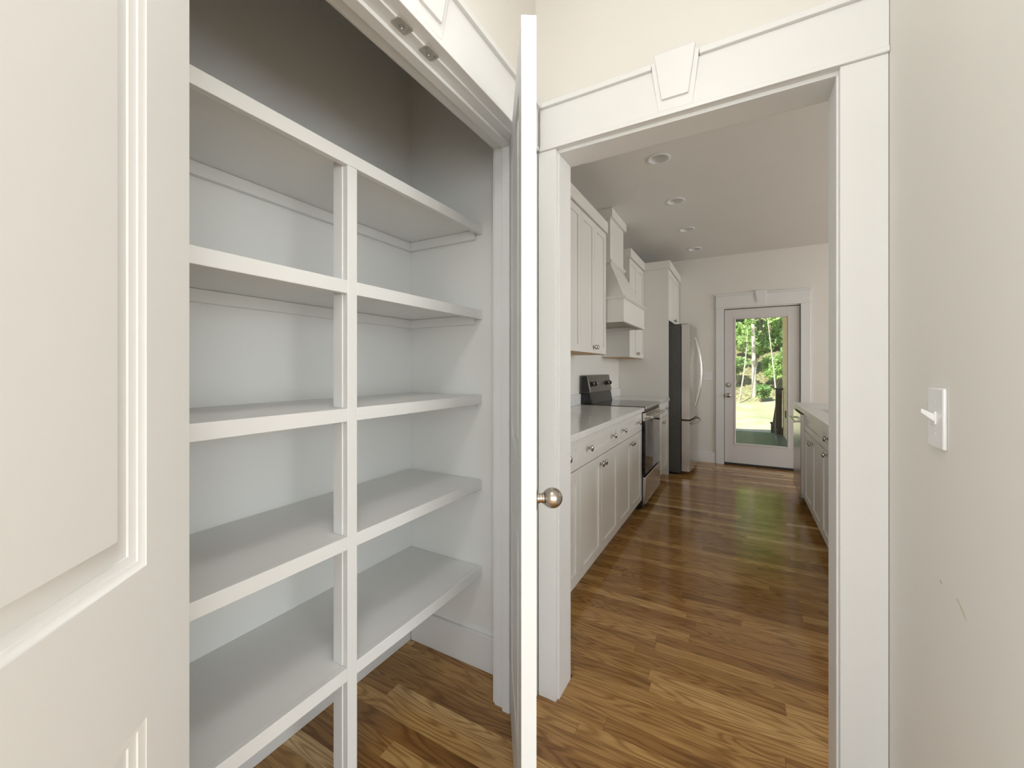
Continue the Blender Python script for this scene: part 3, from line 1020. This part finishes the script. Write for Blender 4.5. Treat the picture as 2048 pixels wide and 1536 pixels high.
# oven door: steel frame, dark glass, bar handle
od = MB().box(-0.7615, -0.735, RY0 + 0.002, RY1 - 0.002, 0.790, 0.862).build('oven_door', 'steel', rg, bevel=0.002)
MB().box(-0.7613, -0.736, RY0 + 0.002, RY1 - 0.002, 0.318, 0.7898).build('door_glass', 'blackglass', od, bevel=0.003)
hb = MB().tube([(-0.690, RY0 + 0.05, 0.826), (-0.690, RY1 - 0.05, 0.826)], 0.0125, 14).build('handle', 'steel', od, smooth=True)
for ky in (RY0 + 0.075, RY1 - 0.075):
    MB().box(-0.7355, -0.690, ky - 0.012, ky + 0.012, 0.816, 0.836).build('handle_bracket', 'steel', od, bevel=0.003)
MB().box(-0.7615, -0.742, RY0 + 0.002, RY1 - 0.002, 0.866, 0.894).build('vent_strip', 'black', rg)
MB().box(-0.7615, -0.733, RY0 + 0.002, RY1 - 0.002, 0.065, 0.300).build('storage_drawer', 'steel', rg, bevel=0.004)
for ky in (RY0 + 0.05, RY1 - 0.05):
    for kx in (-1.26, -0.83):
        MB().lathe((kx, ky, 0), (0, 0, 1), [(0.018, 0), (0.018, 0.01), (0.008, 0.012), (0.008, 0.031)], 12).build('foot', 'black', rg, smooth=True)

# ------------------------------------------------------------------ refrigerator
fr = empty('refrigerator', (-0.95, 5.60, 0))
tag(fr, 'stainless french-door refrigerator with dark side and bow handles', 'refrigerator')
FY0, FY1 = 5.165, 6.02
MB().box(-1.30, -0.628, FY0, FY1, 0.03, 1.765).build('body', 'steel_dark', fr, bevel=0.004)
MB().box(-0.628, -0.618, FY0 + 0.008, FY1 - 0.008, 0.05, 1.755).build('gasket', 'gap', fr)
MB().box(-1.28, -0.66, FY0 + 0.01, FY1 - 0.01, 0.012, 0.03).build('base_grille', 'black', fr)


def fridge_door(name, y0, y1, z0, z1):
    pts = []
    n = 10
    yc = (FY0 + FY1) / 2
    half = (FY1 - FY0) / 2
    for i in range(n + 1):
        yy = y0 + (y1 - y0) * i / n
        pts.append((-0.531 + 0.022 * (1 - ((yy - yc) / half) ** 2), yy))
    mm = MB()
    k = len(pts)
    vs = [(-0.618, y0, z0), (-0.618, y1, z0)] + [(a, b, z0) for a, b in reversed(pts)]
    vs += [(a, b, z1) for a, b, c in vs]
    h = k + 2
    mm.add(vs, [tuple(range(h)), tuple(range(h, 2 * h))] + [(i, (i + 1) % h, h + (i + 1) % h, h + i) for i in range(h)])
    return mm.build(name, 'steel', fr, smooth=True, bevel=0.0)


ym = (FY0 + FY1) / 2
dl = fridge_door('door', FY0, ym - 0.002, 0.660, 1.775)
dr = fridge_door('door', ym + 0.002, FY1, 0.660, 1.775)
dz = fridge_door('freezer_drawer', FY0, FY1, 0.050, 0.640)
MB().box(-0.628, -0.552, FY0 + 0.01, FY1 - 0.01, 0.641, 0.659).build('drawer_gap', 'gap', fr)
for par, yy in ((dl, ym - 0.045), (dr, ym + 0.045)):
    pts = []
    for i in range(17):
        t = i / 16
        pts.append((-0.512 + 0.070 * math.sin(math.pi * t) ** 0.8, yy, 0.775 + 0.87 * t))
    MB().tube(pts, 0.011, 10).build('handle', 'steel', par, smooth=True)
pts = []
for i in range(17):
    t = i / 16
    pts.append((-0.518 + 0.060 * math.sin(math.pi * t) ** 0.8, FY0 + 0.06 + (FY1 - FY0 - 0.12) * t, 0.605))
MB().tube(pts, 0.013, 10).build('handle', 'steel', dz, smooth=True)
pg = MB().box(-0.5155, -0.5135, 5.40, 5.46, 1.00, 1.22).build('white_strip', 'offwhite', dl)  # plain white strip on the left door front
pg['label'] = 'narrow white strip'
for yy in (FY0 + 0.03, FY1 - 0.03):
    MB().box(-0.80, -0.555, yy - 0.022, yy + 0.022, 1.7655, 1.782).build('hinge_cover', 'steel_dark', fr, bevel=0.004)
for yy in (FY0 + 0.05, FY1 - 0.05):
    for kx in (-1.2, -0.68):
        MB().lathe((kx, yy, 0), (0, 0, 1), [(0.016, 0), (0.016, 0.012), (0.008, 0.014), (0.008, 0.031)], 10).build('foot', 'black', fr, smooth=True)

# ------------------------------------------------------------------ dishwasher
dw = empty('dishwasher', (0.78, 4.69, 0))
tag(dw, 'stainless dishwasher at the end of the sink counter', 'dishwasher')
MB().box(0.50, 1.06, 4.398, 4.968, 0.08, 0.874).build('body', 'gap', dw)
dd = MB().box(0.451, 0.499, 4.400, 4.966, 0.105, 0.850).build('door', 'steel', dw, bevel=0.004)
MB().box(0.470, 0.499, 4.400, 4.966, 0.852, 0.873).build('control_strip', 'black', dw)
MB().tube([(0.412, 4.45, 0.775), (0.412, 4.916, 0.775)], 0.011, 12).build('handle', 'steel', dd, smooth=True)
for yy in (4.48, 4.886):
    MB().box(0.412, 0.4515, yy - 0.01, yy + 0.01, 0.767, 0.783).build('handle_bracket', 'steel', dd, bevel=0.002)
MB().box(0.53, 0.545, 4.398, 4.968, 0, 0.08).build('toe_kick', 'black', dw)
tag(MB().box(0.500, 1.075, 4.9695, 4.983, 0, 0.8765).build('end_panel', 'cab', bevel=0.001), 'white end panel closing the sink counter beside the dishwasher', 'panel')

# ------------------------------------------------------------------ recessed lights
for i, (lx, ly) in enumerate(LIGHTS):
    lt = empty('recessed_light', (lx, ly, ZC))
    tag(lt, ('unlit white can light in the kitchen ceiling, first in the row from the opening', 'unlit white can light in the kitchen ceiling, second in the row from the opening',
             'unlit white can light in the kitchen ceiling, third in the row from the opening', 'unlit white can light in the kitchen ceiling, last in the row by the far wall')[i], 'ceiling light', 'kitchen can lights')
    MB().lathe((lx, ly, ZC), (0, 0, -1), [(0.080, 0.0005), (0.080, 0.003), (0.076, 0.006), (0.064, 0.006), (0.060, 0.003), (0.060, 0.0005)], 32, False).build('trim_ring', 'plate', lt, smooth=True)
    mm = MB()
    n = 32
    prof = [(0.0605, -0.002), (0.056, 0.03), (0.048, 0.055)]
    vs, fs = [], []
    for r, t in prof:
        for k in range(n):
            a = 2 * math.pi * k / n
            vs.append((lx + r * math.cos(a), ly + r * math.sin(a), ZC + t))
    for a in range(2):
        for k in range(n):
            fs.append((a * n + k, a * n + (k + 1) % n, (a + 1) * n + (k + 1) % n, (a + 1) * n + k))
    mm.add(vs, fs).build('baffle', 'plate', lt, smooth=True)
    MB().lathe((lx, ly, ZC + 0.055), (0, 0, 1), [(0.048, 0), (0.047, 0.004)], 32).build('lens', 'plate', lt)

# ------------------------------------------------------------------ added fill lamp under the hall ceiling, standing in for bounced flash
HLX, HLY = -0.14, 0.12
hl = empty('bounce_fill_lamp', (HLX, HLY, ZC))
tag(hl, 'added round fill lamp under the hallway ceiling, standing in for bounced light', 'ceiling light')
MB().lathe((HLX, HLY, ZC), (0, 0, -1), [(0.20, 0.0), (0.20, 0.02), (0.19, 0.03)], 32).build('base', 'nickel', hl, smooth=True)
opal, nt_, b_ = new_mat('fill_glow')
b_.inputs['Base Color'].default_value = (0.9, 0.9, 0.88, 1)
b_.inputs['Emission Color'].default_value = (1.0, 0.97, 0.93, 1)
b_.inputs['Emission Strength'].default_value = 5.0  # glow belongs to the added fill lamp
MB().lathe((HLX, HLY, ZC - 0.03), (0, 0, -1), [(0.188, 0.0), (0.18, 0.03), (0.14, 0.055), (0.07, 0.068), (0.005, 0.07)], 32).build('fill_dome', opal, hl, smooth=True)
ll = bpy.data.lights.new('bounce_fill_light', 'AREA')
ll.shape = 'DISK'
ll.size = 0.37
ll.energy = FILL_W
ll.color = (0.95, 0.975, 1.0)
lo = bpy.data.objects.new('bounce_fill_light', ll)
lo.location = (HLX, HLY, ZC - 0.112)
C.objects.link(lo)

# ------------------------------------------------------------------ switches
sw = empty('light_switch', (XR, 1.100, 1.09))
tag(sw, 'white toggle light switch on the hallway wall', 'light switch')
T = TX(XR, -1)
MB(T).prism([(1.064, 1.092), (1.137, 1.092), (1.137, 1.209), (1.064, 1.209)], 0, 0.0065).build('cover_plate', 'plate', sw, bevel=0.005, seg=4)
MB(T).box(1.0945, 1.1065, 0.0055, 0.009, 1.138, 1.163).build('toggle_slot', 'plate', sw, bevel=0.001)
MB(T).add([(1.0965, 0.008, 1.143), (1.1045, 0.008, 1.143), (1.1045, 0.008, 1.158), (1.0965, 0.008, 1.158),
           (1.0975, 0.0275, 1.160), (1.1035, 0.0275, 1.160), (1.1035, 0.0265, 1.168), (1.0975, 0.0265, 1.168)],
          [(0, 1, 2, 3), (4, 5, 6, 7), (0, 1, 5, 4), (1, 2, 6, 5), (2, 3, 7, 6), (3, 0, 4, 7)]).build('toggle', 'plate', sw, bevel=0.001)
for z in (1.120, 1.181):
    MB().lathe((XR - 0.0062, 1.1005, z), (-1, 0, 0), [(0.0032, 0), (0.0032, 0.0006), (0.002, 0.001)], 12).build('screw', 'plate', sw, smooth=True)
s2 = empty('light_switch', (-0.405, YF, 1.10))
tag(s2, 'white double switch plate beside the glass door', 'light switch')
T = TY(YF, -1)
MB(T).box(-0.462, -0.346, 0, 0.006, 1.10, 1.216).build('cover_plate', 'plate', s2, bevel=0.004, seg=3)
for u in (-0.428, -0.381):
    MB(T).box(u - 0.006, u + 0.006, 0.005, 0.018, 1.152, 1.172).build('toggle', 'plate', s2, bevel=0.001)
# scuffs on the hall wall
wr = bpy.data.objects['wall_right']
for pts in ([(1.098, 0.8375), (1.0935, 0.835), (1.089, 0.8325)], [(1.028, 0.836), (1.016, 0.831), (1.003, 0.8235), (0.991, 0.8145)]):
    mm = MB()
    mm.tube([(XR - 0.0001, a, b) for a, b in pts], [0.0005] + [0.0011] * (len(pts) - 2) + [0.0006], 6)
    mm.build('scuff_mark', 'scuff', wr, smooth=True)

# ------------------------------------------------------------------ far glass door with trim
t3 = empty('trim_3', (0.21, YF, 0))
struct(t3, 'white casing with keystone header around the far glass door', 'door trim')
T = TY(YF, -1)
MB(T).box(-0.302, -0.206, 0, 0.020, 0, 2.050).build('side_casing', 'trim', t3, bevel=0.002)
MB(T).box(0.623, 0.718, 0, 0.020, 0, 2.050).build('side_casing', 'trim', t3, bevel=0.002)
head_trim(t3, T, -0.302, 0.718, 2.050, 0.207, -0.312, 0.728)
MB().box(DX0, DX1, YF - 0.004, YF + 0.12, 0, 0.022).build('threshold', 'gap', t3, bevel=0.003)
d3 = empty('door_3', (0.21, YF, 0))
struct(d3, 'full-glass exterior door looking out to porch and trees', 'door')
T = TY(YF + 0.012, 1)
a0, a1, b0, b1 = -0.198, 0.615, 0.026, 2.028
g0, g1, h0, h1 = -0.072, 0.490, 0.283, 1.900
MB(T).box(a0, g0, 0, 0.044, b0, b1).build('stile', 'exdoor', d3, bevel=0.001)
MB(T).box(g1, a1, 0, 0.044, b0, b1).build('stile', 'exdoor', d3, bevel=0.001)
MB(T).box(g0, g1, 0, 0.044, b0, h0).build('rail', 'exdoor', d3)
MB(T).box(g0, g1, 0, 0.044, h1, b1).build('rail', 'exdoor', d3)
MB(TY(YF + 0.012, -1)).ring(g0 - 0.018, g1 + 0.018, h0 - 0.018, h1 + 0.018, [(0, 0), (0.002, 0.005), (0.012, 0.006), (0.018, -0.004), (0.021, -0.018)]).build('glazing_bead', 'exdoor', d3, smooth=True)
MB(T).box(g0 + 0.001, g1 - 0.001, 0.018, 0.024, h0 + 0.001, h1 - 0.001).build('pane', 'glass', d3)
MB(T).box(DX0, a0 + 0.02, 0.046, 0.10, 0.022, DZ).box(a1 - 0.02, DX1, 0.046, 0.10, 0.022, DZ).box(a0, a1, 0.046, 0.10, b1 - 0.012, DZ).build('weatherstrip', 'gap', d3)
for z, nm in ((1.043, 'deadbolt'), (0.907, 'knob')):
    if nm == 'deadbolt':
        prof = [(0.031, 0), (0.031, 0.004), (0.028, 0.010), (0.020, 0.012), (0.008, 0.0125)]
    else:
        prof = [(0.031, 0), (0.031, 0.004), (0.013, 0.008), (0.011, 0.025), (0.020, 0.032), (0.027, 0.045), (0.025, 0.058), (0.012, 0.066), (0.004, 0.067)]
    k = MB().lathe((-0.152, YF + 0.012, z), (0, -1, 0), prof, 20).build(nm, 'nickel', d3, smooth=True)
    if nm == 'deadbolt':
        MB().box(-0.156, -0.148, YF - 0.012, YF + 0.001, z - 0.013, z + 0.013).build('thumb_turn', 'nickel', k, bevel=0.002)

# ------------------------------------------------------------------ outdoors: porch, rail, ground
PE = 9.86                        # outer edge of the porch deck
GZ = -0.52
struct(MB().box(-2.4, 2.6, YF + 0.121, PE, -0.16, -0.045).build('porch_deck', 'deck', bevel=0.004), 'grey-green porch deck outside the glass door', 'deck')
ow = empty('wall_porch_side', (0.78, 7.9, -0.045))
struct(ow, 'tan siding wall along the porch', 'wall')
MB().box(0.718, 0.84, YF + 0.121, PE - 0.02, -0.045, ZC + 0.2).build('siding', 'siding', ow)
for i in range(17):
    z = -0.045 + i * 0.17
    MB().prism_a([(YF + 0.121, z), (PE - 0.03, z), (PE - 0.03, z + 0.166), (YF + 0.121, z + 0.166)], 0.711, 0.7185).build('siding_board', 'siding', ow)
ob = MB().box(0.695, 0.711, 9.02, 9.12, 0.35, 0.48).build('outlet_box', 'dark_wood', ow, bevel=0.003)
ob['label'] = 'dark outdoor outlet box'
nx, ny = 0.640, 9.72
rl = empty('stair_railing', (nx, ny, -0.045))
tag(rl, 'dark wooden newel post and stair rail at the porch edge', 'railing')
np_ = MB().box(nx - 0.054, nx + 0.054, ny - 0.054, ny + 0.054, -0.045, 0.845).build('newel_post', 'dark_wood', rl, bevel=0.003)
MB().box(nx - 0.068, nx + 0.068, ny - 0.066, ny + 0.066, 0.845, 0.872).build('post_cap', 'dark_wood', np_, bevel=0.006)
MB().box(nx - 0.064, nx + 0.064, ny - 0.062, ny + 0.062, -0.0445, 0.085).build('post_base', 'dark_wood', np_, bevel=0.004)
lx_, ly_ = 0.628, 11.15
lp = MB().box(lx_ - 0.045, lx_ + 0.045, ly_ - 0.045, ly_ + 0.045, GZ - 0.02, 0.0).build('lower_post', 'dark_wood', rl, bevel=0.003)
MB().box(lx_ - 0.06, lx_ + 0.06, ly_ - 0.06, ly_ + 0.06, 0.0, 0.03).build('post_cap', 'dark_wood', lp, bevel=0.004)
MB().tube([(nx - 0.02, ny + 0.05, 0.60), (lx_, ly_ - 0.04, -0.06)], 0.026, 8).build('hand_rail', 'dark_wood', rl)
MB().tube([(nx - 0.02, ny + 0.05, 0.09), (lx_, ly_ - 0.04, GZ + 0.06)], 0.022, 8).build('bottom_rail', 'dark_wood', rl)
for i in range(1, 9):
    t = i / 9
    yy = ny + 0.05 + (ly_ - ny - 0.09) * t
    xx = nx - 0.02 + (lx_ - nx + 0.02) * t
    MB().box(xx - 0.012, xx + 0.012, yy - 0.012, yy + 0.012, 0.09 - 0.55 * t, 0.60 - 0.66 * t).build('baluster', 'dark_wood', rl)
st = empty('porch_steps', (-0.2, 10.3, GZ))
tag(st, 'wooden steps leading from porch deck down to the lawn', 'steps')
for i in range(3):
    MB().box(-0.9, 0.54, PE + 0.01 + i * 0.29, PE + 0.31 + i * 0.29, -0.20 - i * 0.12, -0.165 - i * 0.12).build('tread', 'deck', st, bevel=0.003)
for xx in (-0.88, 0.48):
    MB().prism_a([(PE + 0.005, -0.205), (PE + 0.005, GZ), (PE + 0.88, GZ), (PE + 0.88, -0.45)], xx, xx + 0.04).build('stringer', 'dark_wood', st)


def ground_z(x, y):
    if y < 11.5:
        z = GZ
    elif y < 19.8:
        z = GZ + 0.44 * (y - 11.5) / 8.3
    else:
        d = y - 19.8
        z = GZ + 0.44 + 0.40 * d + 0.006 * d * d
    k = min(1, max(0, (y - 11.5) / 3))
    return z + k * (0.05 * math.sin(x * 1.7 + y * 0.9) + 0.04 * math.sin(x * 0.7 - y * 1.3))


gx = np.linspace(-18, 20, 64)
gy = np.concatenate([np.linspace(6.3, 20.5, 56), np.linspace(20.9, 42, 26)])
vs = [(x, y, ground_z(x, y)) for y in gy for x in gx]
nx_ = len(gx)
fs = [(j * nx_ + i, j * nx_ + i + 1, (j + 1) * nx_ + i + 1, (j + 1) * nx_ + i) for j in range(len(gy) - 1) for i in range(nx_ - 1)]
struct(MB().add(vs, fs).build('ground', 'ground', smooth=True, origin=(0, 10, GZ)), 'sunny lawn rising to a wooded bank beyond the porch', 'ground')


# ------------------------------------------------------------------ foliage
def leaves(name, mat, par, centers, radii, count, size):
    w = WORLD[par.name]
    cs = np.array(centers, float)
    rs = np.array(radii, float)
    idx = RNG.integers(0, len(cs), count)
    d = RNG.normal(size=(count, 3))
    d /= np.linalg.norm(d, axis=1)[:, None]
    rad = RNG.random(count) ** 0.5
    P = cs[idx] + d * rad[:, None] * rs[idx][:, None] * np.array([1, 1, 0.75])
    s = size * (0.6 + 0.8 * RNG.random(count))
    a = RNG.normal(size=(count, 3))
    a /= np.linalg.norm(a, axis=1)[:, None]
    b = np.cross(a, RNG.normal(size=(count, 3)))
    b /= np.linalg.norm(b, axis=1)[:, None]
    c = np.cross(a, b)
    A, B, Cc = a * s[:, None], b * s[:, None] * 0.55, c * s[:, None] * 0.15
    V = np.stack([P - A, P + B + Cc, P + A, P - B + Cc], 1).reshape(-1, 3) - np.array(w)
    me = bpy.data.meshes.new(name)
    me.vertices.add(4 * count)
    me.vertices.foreach_set('co', V.ravel())
    me.loops.add(4 * count)
    me.loops.foreach_set('vertex_index', np.arange(4 * count))
    me.polygons.add(count)
    me.polygons.foreach_set('loop_start', np.arange(count) * 4)
    me.update(calc_edges=True)
    me.materials.append(M[mat])
    o = bpy.data.objects.new(name, me)
    C.objects.link(o)
    o.parent = par
    o['kind'] = 'stuff'
    return o


def tree(label, x, y, h, r, mat, bark, lean=(0, 0), crown_from=0.15, n=2600, size=0.10, spread=1.3, name='tree', nc=13):
    z = ground_z(x, y) - 0.05
    t = empty(name, (x, y, z))
    tag(t, label, 'tree', 'trees on the bank behind the house')
    pts, rad = [], []
    for i in range(9):
        k = i / 8
        pts.append((x + lean[0] * k + 0.05 * math.sin(5 * k + x), y + lean[1] * k, z + h * k))
        rad.append(r * (1 - 0.7 * k))
    MB().tube(pts, rad, 10).build('trunk', bark, t, smooth=True)
    cs, rs = [], []
    for i in range(nc):
        k = crown_from + (1 - crown_from) * random.random()
        a = random.uniform(0, 2 * math.pi)
        q = spread * random.uniform(0.35, 1.0) * (1.15 - 0.5 * k)
        p0 = Vector((x + lean[0] * k, y + lean[1] * k, z + h * k))
        p1 = p0 + Vector((math.cos(a) * q, math.sin(a) * q, 0.35 * q))
        if i < 8:
            mid = (p0 + p1) / 2 + Vector((0, 0, 0.08))
            MB().tube([p0, mid, p1], [r * 0.28, r * 0.18, r * 0.07], 6).build('branch', bark, t, smooth=True)
        cs.append(p1)
        rs.append(random.uniform(0.45, 0.8) * spread * 0.6)
    leaves('foliage', mat, t, cs, rs, n, size)


def shrub(label, x, y, h, w, mat, n=700, size=0.07):
    z = ground_z(x, y) - 0.03
    t = empty('shrub', (x, y, z))
    tag(t, label, 'shrub', 'shrubs along the foot of the bank')
    mm = MB()
    cs, rs = [], []
    for i in range(10):
        a = random.uniform(0, 2 * math.pi)
        q = w * random.uniform(0.1, 0.55)
        p1 = (x + math.cos(a) * q, y + math.sin(a) * q, z + h * random.uniform(0.4, 0.85))
        mm.tube([(x, y, z), ((x + p1[0]) / 2 + 0.03, (y + p1[1]) / 2, z + h * 0.4), p1], [0.014, 0.01, 0.005], 5)
        cs.append(p1)
        rs.append(w * 0.42)
    mm.build('stems', 'bark2', t, smooth=True)
    leaves('foliage', mat, t, cs, rs, n, size)


tree('pale slender tree trunk standing at the centre of the glass door view', 0.43, 20.3, 9.0, 0.095, 'leaf', 'bark', (-0.16, 0.2), 0.40, 1100, 0.11, 0.7)
tree('thin pale sapling leaning beside the slender pale tree', -0.12, 19.6, 4.6, 0.030, 'leaf', 'bark', (0.50, 0.0), 0.55, 300, 0.08, 0.35, 'sapling')
tree('thin curved sapling beyond the porch newel post', 1.12, 18.75, 5.4, 0.028, 'leaf', 'bark', (-0.32, 0.0), 0.6, 300, 0.09, 0.35, 'sapling')
rows = [(24.6, (-6.8, -3.0, 0.8, 4.6), 9.5), (28.4, (-8.7, -4.9, -1.1, 2.7, 6.5), 10.0), (32.2, (-6.8, -3.0, 0.8, 4.6, 8.4), 10.0)]
labs = ['bushy bright green tree with low crown on the bank', 'leafy dark green tree with low crown on the bank']
i = 0
for y, xs, h in rows:
    for x in xs:
        k = i % 2
        lab = 'bushy tree with low crown directly behind the slender pale trunk' if (x, y) == (0.8, 24.6) else labs[k]
        tree(lab, x, y, h, 0.09, ('leaf', 'leaf2')[k] if x != 0.8 else 'leaf', 'bark2', (0, 0), 0.01, 9500, 0.15, 1.14, nc=76)
        i += 1
for r, (y, x0) in enumerate(((20.9, -4.95), (22.3, -4.15))):
    for i in range(6):
        x = x0 + 1.55 * i + random.uniform(-0.05, 0.05)
        mt = ('leaf', 'leaf2')[(i + r) % 2]
        lab = 'low bright green shrub at the foot of the wooded bank' if mt == 'leaf' else 'low dark green shrub at the foot of the wooded bank'
        shrub(lab, x, y, (1.7, 2.5)[r], 0.78, mt, 2300, 0.09)
shrub('small dark green shrub at the lawn edge beside the pale slender tree', 0.66, 19.5, 0.75, 0.45, 'leaf2', 500, 0.07)
